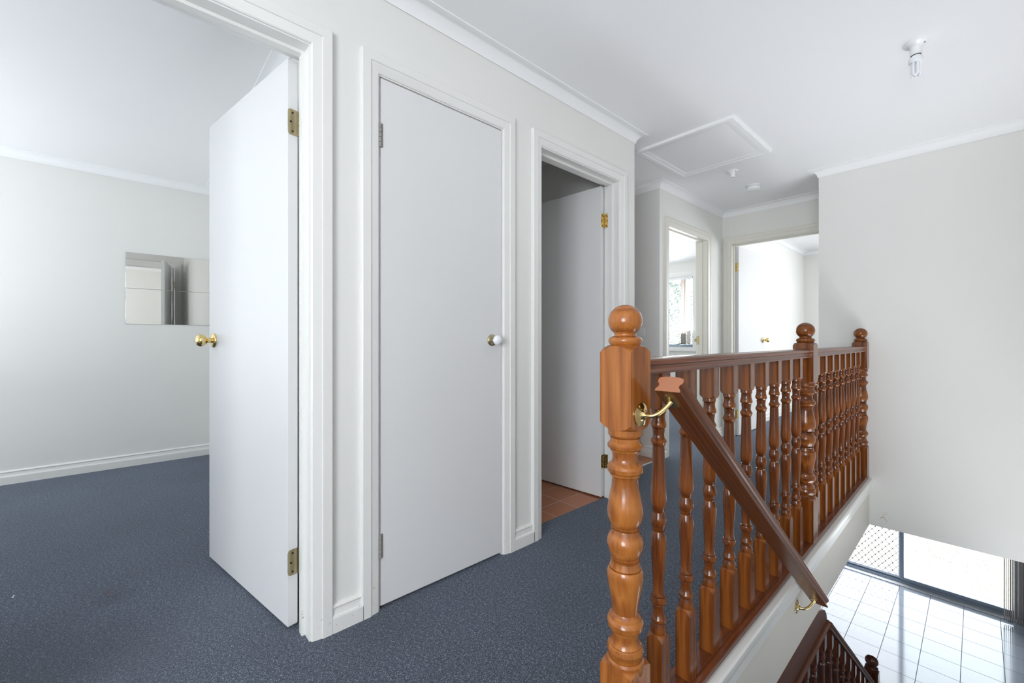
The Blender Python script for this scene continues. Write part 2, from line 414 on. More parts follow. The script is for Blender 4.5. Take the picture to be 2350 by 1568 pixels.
base('baseboard_end_room', [(1.7, 7.75), (XE, 7.75), (XE, YF+.13)])
base('baseboard_study', [(-1.955, YWIN), (-4.9, YWIN), (-4.9, YN+.11)])

# ------------------------------------------------------------------ door frames
ARC = [(0,0), (0,.006), (.004,.009), (.016,.0115), (.027,.0135), (.034,.0145), (.0355,.018), (.066,.018), (.070,.015), (.070,0)]
def frame(name, a, face, back, axis, mt, label, head=DH, sgn=1, both=True):
    """architrave + jamb lining around an opening [a0,a1]; axis 'y' = opening in a wall parallel to y"""
    a0, a1 = a
    def put(mb, pts):       # (along, out, z)
        return [((face + sgn*o, t, z) if axis == 'y' else (t, face + sgn*o, z)) for t, o, z in pts]
    mb = MB(); r = .005
    def arch(off_fn):
        rings = [[], [], [], []]
        for u, v in ARC:
            rings[0].append((a0+(-r-u), off_fn(v), 0)); rings[1].append((a0-r-u, off_fn(v), head+r+u))
            rings[2].append((a1+r+u, off_fn(v), head+r+u)); rings[3].append((a1+r+u, off_fn(v), 0))
        mb.loft([put(mb, q) for q in rings])
    arch(lambda v: v)
    d = abs(face-back)
    if both: arch(lambda v: -d - v)
    def bx(t0, t1, o0, o1, z0, z1):
        if axis == 'y': mb.box(face+sgn*o0, face+sgn*o1, t0, t1, z0, z1)
        else: mb.box(t0, t1, face+sgn*o0, face+sgn*o1, z0, z1)
    j = .02
    bx(a0-j, a0, -d-.001, .001, 0, head+j); bx(a1, a1+j, -d-.001, .001, 0, head+j); bx(a0, a1, -d-.001, .001, head, head+j)
    # planted stops
    bx(a0, a0+.011, -.075, -.045, 0, head); bx(a1-.011, a1, -.075, -.045, 0, head); bx(a0+.011, a1-.011, -.075, -.045, head-.011, head)
    return structure(mb.build(name, mt, angle=22), label, 'door frame')
frame('trim_5', D1, XW, XB, 'y', M['trim_worn'], 'white moulded frame of the bedroom doorway, cropped at the left')
def frame2():
    return frame('trim_6', D2, XW, XB, 'y', M['trim_worn'], 'white moulded frame around the closed closet door', both=False)
frame2()
frame('trim_7', D3, XW, XB, 'y', M['trim'], 'white moulded frame of the doorway onto terracotta tiles')
t8 = frame('trim_8', D4, XF, XF-.11, 'y', M['trim_cream'], 'cream frame of the doorway showing a window beyond')
t9 = frame('trim_9', D5, YF, YF+.11, 'x', M['trim_cream'], 'cream frame of the doorway at the end of the hall', sgn=-1)
k = MB(); k.box(XF-.108, XF-.082, D4[1]-.0035, D4[1]+.002, .985, 1.075); k.box(XF-.125, XF-.105, D4[1]-.013, D4[1]-.010, 1.015, 1.045); k.box(XF-.110, XF-.104, D4[1]-.013, D4[1]-.003, 1.015, 1.045)
sp = k.build('strike_plate', M['brass_dull'], t8); sp['label'] = 'small brass latch plate on the jamb'

# ------------------------------------------------------------------ doors
def leaf(name, w, h, org, ang, m, label, z0=.012, th=.035):
    mb = MB(); mb.box(0, w, -th, 0, z0, h)
    o = mb.build(name, m, bevel=.0015); o.location = org; o.rotation_euler = (0,0,ang)
    structure(o, label, 'door'); return o
def hinge(par, z, edge=True, side=0, th=.035, x=0, m=None):
    """butt hinge in leaf coordinates at the hinge edge (x=0)"""
    m = m or M['brass_dull']
    mb = MB()
    h = .092
    pts = []
    y0, y1 = -.032, 0.002
    # plate let into the hinge edge, outer corners rounded
    ring = []
    for (cy_, cz_, a0) in ((-.004+.0, z+h/2-.010, 0), (-.004, z-h/2+.010, 1)):
        pass
    R_ = .010; out = []
    ya, yb, za, zb = -.030, .004, z-h/2, z+h/2
    for cyy, czz, st in ((ya+0*R_, za, None), (ya, zb, None)):
        pass
    seq = [(ya, za), (yb-R_, za)] + [(yb-R_+R_*math.sin(t), za+R_-R_*math.cos(t)) for t in (PI/6, PI/3, PI/2)] + [(yb-R_+R_*math.cos(t), zb-R_+R_*math.sin(t)) for t in (0, PI/6, PI/3, PI/2)] + [(ya, zb)]
    seq = [(-.030 - (y - .0) + .004 - .0 if False else y, zz) for y, zz in seq]
    mb.loft([[(x-.0018, y-.004, zz) for y, zz in seq], [(x+.0005, y-.004, zz) for y, zz in seq]])
    o = mb.build('hinge', m, par)
    # barrel on the far corner
    kb = MB()
    for q in range(5):
        kb.lathe([(.0005, 0), (.0062, .0005), (.0062, h/5-.0012), (.0005, h/5-.0007)], (x-.006, -.040, z-h/2+q*h/5), 'z', 12)
    bo = kb.build('barrel', m, o)
    for yy, dz in ((-.010, .033), (-.004, 0), (-.010, -.033)):
        sb = MB(); sb.lathe([(.0001, 0), (.0038, 0), (.0038, .0012), (.0001, .0012)], (x-.0028, yy-.006, z+dz), 'x', 12)
        sb.build('screw', M['dark'], o)
    return o
def knob(par, x, z, side, m, name='knob', y=0, ball=None):
    """door knob on the face local y (side=+1) in leaf coordinates"""
    s_ = side
    rose = [(.0005, 0), (.033, 0), (.033, .004), (.031, .007), (.024, .010), (.016, .012), (.0005, .012)]
    bl = [(.0005, .010), (.0115, .010), (.0115, .028), (.016, .031), (.0235, .038), (.0275, .047), (.0280, .053), (.0265, .060), (.021, .067), (.012, .071), (.0005, .072)]
    mb = MB(); mb.lathe([(r, s_*h) for r, h in rose], (x, y, z), 'y', 32)
    ob = MB(); ob.lathe([(r, s_*h) for r, h in bl], (x, y, z), 'y', 28)
    k_ = ob.build(name, m, par, angle=50); mb.build('rose', m, k_, angle=40)
    return k_
d1 = leaf('door_1', .80, 2.038, (-1.643, .4105, 0), math.radians(190.08), M['door'], 'flush white bedroom door standing open with brass knob')
# visible face is local y=0 (towards the opening); hinge edge at local x=0
for zz in (1.815, .238): hinge(d1, zz)
knob(d1, .735, 1.032, 1, M['brass']); knob(d1, .735, 1.032, -1, M['brass'], y=-.035)
m_ = MB(); m_.box(.8, .8012, -.030, -.006, .98, 1.08); m_.build('latch_plate', M['brass_dull'], d1)

d2 = leaf('door_2', D2[1]-D2[0]-.007, 2.041, (XW-.001, D2[0]+.0045, 0), PI/2, M['door'], 'closed flush white closet door with white knob')
# local x = world y ; local y = -world x  -> visible face (world +x) is local y=-th ; shift so that it sits in the jamb
d2.location = (XW-.036, D2[0]+.0045, 0)
rose = MB(); rose.lathe([(.0005, 0), (.027, 0), (.027, -.003), (.024, -.006), (.012, -.009), (.009, -.030), (.0005, -.030)], (0,0,0), 'y', 28)
kx = .553
kb = MB(); kb.lathe([(.0005, -.022), (.010, -.022), (.015, -.026), (.0215, -.033), (.0232, -.041), (.021, -.050), (.013, -.056), (.0005, -.0575)], (kx, -.035, 1.033), 'y', 28)
kn = kb.build('knob', M['white_glaze'], d2, angle=60); kn['label'] = 'white porcelain knob on a brass rose'
rr = MB(); rr.lathe([(.0005, 0), (.027, 0), (.027, -.003), (.024, -.006), (.012, -.009), (.009, -.026), (.0005, -.026)], (kx, -.035, 1.033), 'y', 28); rr.build('rose', M['brass_dull'], kn)
for zz in (1.82, .243):
    hb = MB()
    for q in range(5): hb.lathe([(.0005, 0), (.006, .0005), (.006, .0172), (.0005, .0177)], (-.0028, -.0385, zz-.046+q*.0184), 'z', 12)
    hb.box(.0005, .009, -.0362, -.035, zz-.046, zz+.046)
    hb.build('hinge', M['steel'], d2)

d3 = leaf('door_3', .68, 2.035, (-1.640, 2.262, 0), math.radians(184.5), M['door'], 'white door swung inward over terracotta tiles, face half shaded')
for zz in (1.815, .238):
    h_ = hinge(d3, zz, m=M['brass'])
    jb = MB(); jb.box(.02, .0, 0, 0, 0, 0)
for zz in (1.815, .238):
    jb = MB(); jb.box(-1.642, -1.616, D3[1]-.0015, D3[1]+.001, zz-.046, zz+.046); o = jb.build('hinge_plate', M['brass'], bpy.data.objects['trim_7'])
    for dz in (-.033, 0, .033):
        sb = MB(); sb.lathe([(.0001, 0), (.0036, 0), (.0036, -.001), (.0001, -.001)], (-1.628+(.006 if dz == 0 else 0), D3[1]-.0015, zz+dz), 'y', 10); sb.build('screw', M['dark'], o)

d4 = leaf('door_4', .815, 2.035, (D5[0]+.042, YF+.088, 0), math.radians(90), M['door'], 'bright white door standing open at the end of the hall')
# local x -> world +y, local y -> world -x ; body from y=-.035..0 -> world x from +0.035 .. 0
d4.location = (D5[0]+.004, YF+.088, 0)
for zz in (1.815, .238):
    hb = MB(); hb.box(-.0015, .0005, -.033, -.004, zz-.046, zz+.046)
    for q in range(5): hb.lathe([(.0005, 0), (.006, .0005), (.006, .0172), (.0005, .0177)], (-.005, -.001, zz-.046+q*.0184), 'z', 12)
    o = hb.build('hinge', M['brass'], d4)
    for dz in (-.033, 0, .033):
        sb = MB(); sb.lathe([(.0001, 0), (.0036, 0), (.0036, -.001), (.0001, -.001)], (-.0016, -.024+(.006 if dz == 0 else 0), zz+dz), 'x', 10); sb.build('screw', M['dark'], o)
knob(d4, .752, 1.032, -1, M['brass'], y=-.035)

# ------------------------------------------------------------------ mirror tiles
for r in range(2):
    for c_ in range(2):
        s_ = .2935
        y0 = -.04 + c_*.2945; z0 = 1.164 + r*.2945
        mb = MB(); ch = .004
        x = -4.66
        mb.box(x+.0004, x+.0045, y0, y0+s_, z0, z0+s_)
        o = mb.build('mirror_tile', M['mirror'], origin=(x, y0+s_/2, z0), bevel=.0012)
        tag(o, ['square mirror tile, %s left of the block of four' % ('lower', 'upper')[r], 'square mirror tile, %s right of the block, beside the open door' % ('lower', 'upper')[r]][c_], 'mirror', 'mirror tiles on the bedroom wall')

# ------------------------------------------------------------------ ceiling things
def arc_frame(mb, x0, x1, y0, y1, z):
    pr = [(0,0), (0,-.014), (.003,-.017), (.030,-.017), (.032,-.014), (.055,-.010), (.062,-.006), (.064,0)]
    rings = []
    for sx_, sy_ in ((0,0), (1,0), (1,1), (0,1), (0,0)):
        ring = []
        for u, dz in pr:
            xx = x0+u if sx_ == 0 else x1-u; yy = y0+u if sy_ == 0 else y1-u
            ring.append((xx, yy, z+dz))
        rings.append(ring)
    mb.loft(rings, caps=False)
h = empty('ceiling_hatch', (-1.32, 3.065, CEIL))
tag(h, 'white framed rectangular access hatch in the hall ceiling', 'hatch')
mb = MB(); arc_frame(mb, -1.655, -.995, 2.70, 3.42, CEIL); mb.build('frame', M['cornice'], h, origin=h.location, angle=25)
mb = MB(); mb.box(-1.592, -1.058, 2.763, 3.357, CEIL-.004, CEIL-.0002); mb.build('panel', M['ceil'], h, origin=h.location)

def batten(loc, label, bulb):
    e = empty('ceiling_light', loc); tag(e, label, 'light')
    mb = MB(); mb.lathe([(.0005, 0), (.044, 0), (.044, -.004), (.040, -.008), (.030, -.013), (.0225, -.019), (.0210, -.026), (.0210, -.053), (.0195, -.0545), (.0165, -.0545), (.0160, -.040), (.0005, -.040)], (0,0,0), 'z', 36)
    mb.build('holder', M['plastic'], e, angle=40)
    sb = MB(); sb.sphere((.030, -.012, -.013), .0035, 10, 6); sb.build('screw', M['steel'], bpy.data.objects[e.children[0].name])
    if bulb:
        mb = MB(); mb.lathe([(.0005, -.050), (.0145, -.050), (.0155, -.058), (.0235, -.066), (.0252, -.070), (.0252, -.086), (.0235, -.090), (.0005, -.090)], (0,0,0), 'z', 32)
        b_ = mb.build('bulb', M['plastic'], e, angle=40); b_['label'] = 'compact fluorescent bulb with three bent tubes'
        nk = MB(); nk.lathe([(.0168, -.0535), (.0175, -.0545), (.0168, -.0565), (.0150, -.0565)], (0,0,0), 'z', 24); nk.build('collar', M['dark'], b_)
        for q in range(3):
            a = PI*2*q/3 + .5; ctr = Vector((math.cos(a), math.sin(a), 0))*.0125; tan = Vector((-math.sin(a), math.cos(a), 0))*.0075
            pts = [ctr+tan+Vector((0,0,-.088)), ctr+tan+Vector((0,0,-.140))]
            pts += [ctr + tan*math.cos(t) + Vector((0,0,-.140-.0075*math.sin(t))) for t in (PI/6, PI/3, PI/2, 2*PI/3, 5*PI/6)]
            pts += [ctr-tan+Vector((0,0,-.140)), ctr-tan+Vector((0,0,-.088))]
            tb = MB(); tb.tube(pts, .0053, 10); tb.build('tube', M['white_glaze'], b_, angle=60)
    return e
batten((-.19, 2.68, CEIL), 'white batten lamp holder with compact fluorescent bulb', True)
batten((-1.328, 3.60, CEIL), 'small empty white lamp holder beside the ceiling hatch', False)
e = empty('smoke_detector', (-1.325, 4.07, CEIL)); tag(e, 'round white smoke detector on the hall ceiling', 'smoke detector')
mb = MB(); mb.lathe([(.0005, 0), (.050, 0), (.050, -.014), (.0005, -.014)], (0,0,0), 'z', 40); mb.build('mount', M['plastic'], e)
mb = MB(); mb.lathe([(.0005, -.0165), (.052, -.0165), (.0535, -.020), (.0535, -.030), (.050, -.038), (.040, -.043), (.0005, -.045)], (0,0,0), 'z', 40); mb.build('cover', M['plastic'], e, angle=40)
mb = MB()
for q in range(24):
    if q % 4 == 3: continue
    a = 2*PI*q/24; mb.box(-.0001, 0, 0, 0, 0, 0) if False else None
mb.lathe([(.0465, -.0140), (.0475, -.0140), (.0475, -.0166), (.0465, -.0166)], (0,0,0), 'z', 40); mb.build('vent_gap', M['dark'], e)

# switches
e = empty('light_switch', (-2.035, YN, 1.10)); tag(e, 'white light switch plate on the shaded recess wall behind the newel ball', 'switch')
mb = MB(); mb.box(-2.10, -1.985, YN-.008, YN, 1.060, 1.135); mb.build('plate', M['plastic'], e, origin=e.location, bevel=.003)
mb = MB(); mb.box(-2.022, -2.010, YN-.012, YN-.008, 1.090, 1.105); mb.build('rocker', M['plastic'], e, origin=e.location, bevel=.001)
e = empty('light_switch', (XE, 6.0, 1.6)); tag(e, 'white wall switch in the bright end room beside the door knob', 'switch')
ysw = 5.70
mb = MB(); mb.box(XE, XE+.009, ysw-.035, ysw+.035, 1.545, 1.66); mb.build('plate', M['plastic'], e, origin=e.location, bevel=.003)
mb = MB(); mb.box(XE+.009, XE+.014, ysw-.006, ysw+.006, 1.57, 1.59); mb.build('rocker', M['plastic'], e, origin=e.location, bevel=.001)

# ------------------------------------------------------------------ balustrade
XN = -.590; HW = .0440
NEWEL_Y = (.914, 2.556, 4.074)
mpx = .001088
def zpx(py): return 1.035 - (py - 780)*mpx
SIL = [(979,37),(982,38.5),(996,38.5),(1000,35),(1002.5,31),(1003,33.5),(1012,33.5),(1015,36),(1020,40),(1026,39),(1030,34.5),(1034,33),(1035,30.5),(1037,30),(1048,28.6),(1056,29.5),(1062,33),(1066,38),(1072,40.5),(1080,39.5),(1085,35),(1090,34),(1091,28.5),(1092,31),
   (1098,29.2),(1115,30.5),(1135,34.5),(1155,38.5),(1170,40.5),(1184,39.5),(1196,35.5),(1205,31),(1208,31),(1209.5,28.5),(1211,33),(1213,29),(1218,31),(1226,36),(1236,40),(1244,40.8),(1254,39.5),(1266,35.5),(1274,31.5),(1278,31.5),(1279.5,29),(1281,33.5),(1284,31.5),(1290,33),(1298,35),(1300,34),(1300.5,31.5),(1301,37),
   (1308,40),(1320,41),(1335,39),(1360,34.5),(1385,30.5),(1400,29.2),(1404,31),(1408,35),(1413,36),(1415,38),(1422,40.8),(1432,40),(1440,35),(1444,34),(1445,29.2),(1446,31),(1455,30),(1464,32),(1472,36),(1473,33),(1474,36.5),(1476,38.5),(1485,41),(1494,39.5),(1500,36),(1502,35.5),(1502.5,33),(1503,38),(1508,41.5),(1515,42),(1526,41.5)]
def ball_prof(z0):
    """from disk bottom z0 upwards: disk, neck, ball top at z0+.100"""
    p = [(.033, z0-.004), (.036, z0+.001), (.0395, z0+.006), (.0412, z0+.0115), (.0395, z0+.017), (.034, z0+.0205), (.028, z0+.0225), (.0265, z0+.0245)]
    R_ = .0415; cz_ = z0 + .0605
    a0 = math.asin(.0265/R_)
    for i in range(15):
        a = PI - a0 - (PI - a0)*i/14; p.append((max(R_*math.sin(a), .0004), cz_ + .0405*(-math.cos(PI - a)) if False else cz_ + R_*math.cos(a)*.98))
    return p
def newel(parent, loc, m, zb=0.0):
    mb = MB()
    mb.block(HW, zb, .242, .015, 0, .030)
    mb.block(HW, .812, 1.022, .018, .018, .033)
    prof = [(r*mpx, zpx(py)) for py, r in SIL]
    prof = [(.036, .816+.006)] + prof + [(.041, .205)]
    mb.lathe(prof, (0,0,0), 'z', 40)
    o = mb.build('newel_post', m, parent, loc=loc, angle=24)
    bb = MB(); bb.lathe(ball_prof(1.0215), (0,0,0), 'z', 36); bb.build('ball_finial', m, o, angle=50)
    return o
BW = .0225
BSIL = [(.846,.0190),(.843,.0200),(.833,.0200),(0.8318,0.0163),(.830,.0178),(.824,.0172),(.816,.0178),(.809,.0195),(.803,.0212),(.797,.0205),(.793,.0175),(0.791,0.0155),(.789,.0170),(.776,.0152),(.768,.0158),(.764,.0178),(.759,.0210),(.754,.0208),(.750,.0185),(.745,.0172),(0.7435,0.0148),(.742,.0160),
   (.700,.0168),(.660,.0182),(.625,.0202),(.600,.0212),(.585,.0206),(.572,.0180),(.566,.0160),(0.5652,0.0148),(.564,.0168),(.561,.0155),(.556,.0168),(.546,.0200),(.538,.0210),(.529,.0200),(.518,.0165),(.514,.0160),(0.5132,0.0148),(.512,.0170),(.509,.0155),(.503,.0170),(.494,.0200),(.483,.0212),(.460,.0205),(.420,.0182),(.375,.0158),(.342,.0148),
   (.337,.0165),(.332,.0172),(0.331,0.0155),(.330,.0188),(.322,.0212),(.314,.0205),(.310,.0175),(0.3085,0.015),(.307,.0165),(.292,.0150),(.282,.0160),(.277,.0182),(.270,.0210),(.263,.0205),(.259,.0180),(0.2575,0.0158),(.256,.0172),(.252,.0180),(.244,.0208),(.236,.0212),(.228,.0200)]
def baluster_mb(zb=.020, zt=.955, shift=0, scale=1.0):
    mb = MB()
    def z_(z): return z*scale + shift
    mb.block(BW, zb, z_(.232), .020*scale, 0, .0165, 6)
    mb.block(BW, z_(.843), zt, 0, .012*scale, .0165, 6)
    mb.lathe([(r, z_(z)) for z, r in BSIL] + [(.019, z_(.20))], (0,0,0), 'z', 22)
    return mb
RAIL = [(0,0),(.031,0),(.0315,.005),(.0285,.009),(.0258,.0125),(.0248,.0165),(.0262,.0205),(.0300,.0240),(.0315,.0275),(.0315,.0345),(.0285,.0385),(.018,.0410),(.008,.0420)]
RAILP = RAIL + [(-x, z) for x, z in reversed(RAIL) if x > 0]
bal = empty('balustrade', (XN, 2.49, 0))
tag(bal, 'polished timber balustrade along the upstairs hall with ball topped newel posts', 'balustrade')
n1 = newel(bal, (0, NEWEL_Y[0]-2.49, 0), M['wood_pale'], -.06); n1['label'] = 'honey coloured nearest newel post'
for y in NEWEL_Y[1:]: newel(bal, (0, y-2.49, 0), M['wood_z'], .018)
ZR = .946
for a, c_ in ((NEWEL_Y[0]+HW, NEWEL_Y[1]-HW), (NEWEL_Y[1]+HW, NEWEL_Y[2]-HW)):
    mb = MB(); mb.loft([[(XN+x, y, ZR+z) for x, z in RAILP] for y in (a, c_)])
    mb.build('handrail', M['wood_y'], bal, origin=bal.location, angle=19)
mb = MB(); mb.box(XN-.043, XN+.043, NEWEL_Y[0]+HW-.002, YR-.001, 0.0, .020)
br = mb.build('base_rail', M['wood_y'], bal, origin=bal.location, bevel=.003)
ys = [NEWEL_Y[0] + (NEWEL_Y[1]-NEWEL_Y[0])*q/10 for q in range(1, 10)] + [NEWEL_Y[1] + (NEWEL_Y[2]-NEWEL_Y[1])*q/9 for q in range(1, 9)]
edges = [NEWEL_Y[0]+HW] + [v for y in ys[:9] for v in (y-BW, y+BW)] + [NEWEL_Y[1]-HW, NEWEL_Y[1]+HW] + [v for y in ys[9:] for v in (y-BW, y+BW)] + [NEWEL_Y[2]-HW]
for q in range(0, len(edges), 2):
    fb = MB(); fb.box(XN-BW, XN+BW, edges[q]+.0005, edges[q+1]-.0005, .019, .0235); fb.build('fillet', M['wood_y'], br, origin=bal.location)
b0 = baluster_mb().build('baluster', M['wood_z'], bal, loc=(0, ys[0]-2.49, 0), angle=24)
for y in ys[1:]:
    o = b0.copy(); COL.objects.link(o); o.parent = bal; o.location = (0, y-2.49, 0)

# white moulding below the balustrade
mb = MB(); sweep_xy(mb, [(XS, .90), (XS, YR)], [(0,-.094),(.012,-.092),(.0125,-.051),(.0085,-.049),(.0085,-.046),(.019,-.044),(.0215,-.038),(.0215,-.012),(.017,-.005),(.006,-.003),(0,-.003)], side=-1)
structure(mb.build('trim_10', M['trim'], angle=25), 'white moulding along the stairwell edge under the balustrade', 'moulding')

# ------------------------------------------------------------------ wall handrail down the stair
SL = .775; CA = math.atan(SL)
def slope_rail(name, m, parent, x, ya, za, yb, cap=None):
    """rail running along local y, tilted down the stair line"""
    ln = (yb - ya)/math.cos(CA); mb = MB()
    mb.loft([[(px, d, pz) for px, pz in RAILP] for d in (0, ln)])
    o = mb.build(name, m, parent, loc=(x, ya, za), angle=19, bevel=.0006); o.rotation_euler = (-CA, 0, 0)
    if cap:
        cb = MB(); cb.loft([[(px*.97, d, .0007+pz*.965) for px, pz in RAILP] for d in (-.0008, .0005)]); cb.build('end_grain', cap, o)
    return o
hr = empty('stair_handrail', (-.480, .915, .915))
tag(hr, 'sloping timber handrail on brass brackets going down the stairs', 'handrail')
slope_rail('rail', M['wood_rail'], hr, 0, 0, 0, 1.395, M['end_grain'])
def bracket(y, xw, zr, ysup):
    """rose on a vertical face at xw, arm curving up to the underside of the rail at y"""
    L0 = Vector(hr.location)
    rs_ = MB(); rs_.lathe([(.0005, 0), (.0285, 0), (.0285, .002), (.025, .0035), (.018, .005), (.011, .008), (.0075, .014), (.0005, .014)], (xw+.001, ysup, zr), 'x', 30)
    o = rs_.build('bracket', M['brass'], hr, origin=L0, angle=40)
    zu = .915 - SL*(y-.915)
    p0 = Vector((xw+.010, ysup, zr)); p3 = Vector((-.486, y, zu-.001))
    p1 = p0 + Vector((.030, .000, -.006)); p2 = p3 + Vector((-.014, -.010, -.020))
    pts = []
    for q in range(13):
        t = q/12; pts.append(((1-t)**3)*p0 + 3*((1-t)**2)*t*p1 + 3*(1-t)*t*t*p2 + t**3*p3)
    ab = MB(); ab.tube([p - L0 for p in pts], .0054, 12); ab.build('arm', M['brass'], o, angle=60)
    t = Vector((0, math.cos(CA), -math.sin(CA))); up = Vector((0, math.sin(CA), math.cos(CA))); c0 = p3 - L0
    pl = MB(); rings = []
    for dz in (-.0025, .0005):
        rings.append([c0 + Vector((sx_*.012, 0, 0)) + t*ty*.024 + up*dz for sx_, ty in ((-1,-.8),(-.6,-1),(.6,-1),(1,-.8),(1,.8),(.6,1),(-.6,1),(-1,.8))])
    pl.loft(rings); pl.build('plate', M['brass'], o)
    return o
bracket(.948, XN+HW, .854, .912)
bracket(2.262, XS, -.164, 2.216)

# ------------------------------------------------------------------ stairs and lower balustrade
G = .2323; RI = .18; YT = .93
st = MB()
for q in range(1, 15):
    y0 = YT + (q-1)*G; z1 = -RI*q
    st.box(XS+.001, .618, y0 - .02, y0 + G, z1-.18 - (.0), z1)
structure(st.build('stairs', M['carpet']), 'carpeted straight stair flight below the hall', 'stairs')
def zline(y): return -(y - YT)*SL + .04
sg = MB(); sg.loft([[(x, y, zline(y)+dz) for x, dz in ((-.625,-.30),(XS-.001,-.30),(XS-.001,0),(-.625,0))] for y in (1.50, 4.24)])
structure(sg.build('trim_12', M['trim']))
lb = empty('stair_balustrade', (-.558, 3.4, ZL))
tag(lb, 'dark timber balustrade of the lower stairs, seen below the slab edge', 'balustrade')
XL = -.558; L0 = Vector(lb.location)
# horizontal fascia rail under the floor slab with a rounded end
mb = MB(); seq = [(1.45, -.484), (2.785, -.484)] + [(2.55+.235*math.cos(t), -.475+.118*math.sin(t)) for t in (.08, PI/10, PI/5, 3*PI/10, 2*PI/5, PI/2)] + [(1.45, -.357)]
mb.loft([[(XL-.050, y, z) for y, z in seq], [(XL+.014, y, z) for y, z in seq]])
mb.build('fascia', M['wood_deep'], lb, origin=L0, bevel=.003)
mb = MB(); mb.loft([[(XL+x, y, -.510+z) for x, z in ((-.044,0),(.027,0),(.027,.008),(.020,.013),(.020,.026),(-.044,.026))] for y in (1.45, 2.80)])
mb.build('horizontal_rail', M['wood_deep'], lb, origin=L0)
ZT = .915 - SL*(2.83-.915)
slope_rail('handrail', M['wood_deep'], lb, 0, 2.80-L0.y, .915 - SL*(2.80-.915)+.012-L0.z, 4.27-L0.y)
def zund(y): return (-.510 if y < 2.84 else .915 - SL*(y-.915)+.014)
y = 2.71 - 5*.1645
q = 0
while y < 4.25:
    top = zund(y) + (.004 if y < 2.84 else .02); bot = zline(y) - .01; ln = top - bot
    sc = ln/.955; mbq = MB()
    mbq = baluster_mb(0, ln, 0, sc)
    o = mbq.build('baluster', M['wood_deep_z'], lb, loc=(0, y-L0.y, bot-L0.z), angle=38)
    y += .1645
nb = MB(); nb.block(HW, 0, .242, .015, 0, .030); nb.block(HW, .812, 1.022, .018, .018, .033)
nb.lathe([(.036, .822)] + [(r*mpx, zpx(py)) for py, r in SIL] + [(.041, .205)], (0,0,0), 'z', 36)
zn = -1.452 - 1.1225
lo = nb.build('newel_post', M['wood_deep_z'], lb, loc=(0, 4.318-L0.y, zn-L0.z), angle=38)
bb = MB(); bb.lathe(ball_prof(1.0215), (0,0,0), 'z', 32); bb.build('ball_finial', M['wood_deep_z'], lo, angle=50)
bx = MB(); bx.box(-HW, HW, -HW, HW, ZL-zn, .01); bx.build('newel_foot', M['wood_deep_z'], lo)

# ------------------------------------------------------------------ sliding door downstairs
sd = MB()
def fr(mb, x0, x1, z0, z1, y0, y1, w, wb=None):
    wb = wb or w
    mb.box(x0, x0+w, y0, y1, z0, z1); mb.box(x1-w, x1, y0, y1, z0, z1); mb.box(x0+w, x1-w, y0, y1, z0, z0+wb); mb.box(x0+w, x1-w, y0, y1, z1-w, z1)
fr(sd, DG[0], DG[1], ZL+.002, ZD, YD+.015, YD+.11, .035, .030)
sd.box(DG[0]+.035, DG[1]-.035, YD+.02, YD+.028, ZL+.03, ZL+.045); sd.box(DG[0]+.035, DG[1]-.035, YD+.055, YD+.062, ZL+.03, ZL+.045)
d5 = structure(sd.build('door_5', M['alu'], bevel=.002), 'blue-grey aluminium sliding door onto the bright yard', 'sliding door')
tk = MB(); tk.box(DG[0], DG[1], YD-.075, YD+.014, ZL+.001, ZL+.012); tk.build('sill_strip', M['plastic'], d5)
p1 = MB(); fr(p1, -.80, .37, ZL+.035, ZD-.03, YD+.035, YD+.060, .045, .06); p_ = p1.build('sash', M['alu'], d5, bevel=.002)
g = MB(); g.box(-.757, .327, YD+.046, YD+.050, ZL+.09, ZD-.07); g.build('glass', M['glass'], p_)
# security screen with diamond grille
p2 = MB(); fr(p2, -1.96, -.765, ZL+.035, ZD-.03, YD+.070, YD+.100, .050, .05)
d6 = structure(p2.build('door_6', M['alu'], bevel=.002), 'security screen panel with diamond grille beside the open yard view', 'screen door')
gr = MB(); dw, dh = .082, .112; x0, x1, z0, z1 = -1.912, -.812, ZL+.085, ZD-.078
yc = YD+.085
def clipseg(xa, za, dx, dz):
    t0, t1 = 0, 99
    for p, d_, lo_, hi_ in ((xa, dx, x0, x1), (za, dz, z0, z1)):
        a, c_ = (lo_-p)/d_, (hi_-p)/d_; t0 = max(t0, min(a, c_)); t1 = min(t1, max(a, c_))
    return (t0, t1) if t1 > t0 + .01 else None
for sgn in (1, -1):
    for q in range(-40, 60):
        xa = x0 + q*dw; za = z0
        if sgn == -1: xa = x0 + q*dw
        s_ = clipseg(xa, za, sgn*dw, dh)
        if s_:
            a = (xa+sgn*dw*s_[0], yc + sgn*.0006, za+dh*s_[0]); c_ = (xa+sgn*dw*s_[1], yc + sgn*.0006, za+dh*s_[1])
            gr.tube([a, c_], .0022, 4)
ni = int((x1-x0)/(dw/2)); nj = int((z1-z0)/(dh/2))
for i in range(1, ni):
    for j in range(1, nj):
        if (i + j) % 2 == 0: gr.box(x0+i*dw/2-.0066, x0+i*dw/2+.0066, yc-.005, yc+.005, z0+j*dh/2-.008, z0+j*dh/2+.008)
M['grille'] = paint('dark_grille', (.07,.075,.10), .5, .1, 0)
gr.build('diamond_grille', M['grille'], d6)
p3 = MB(); fr(p3, -1.935, -.79, ZL+.06, ZD-.05, YD+.066, YD+.070, .018, .02); p3.build('bead', M['alu_pale'], d6)

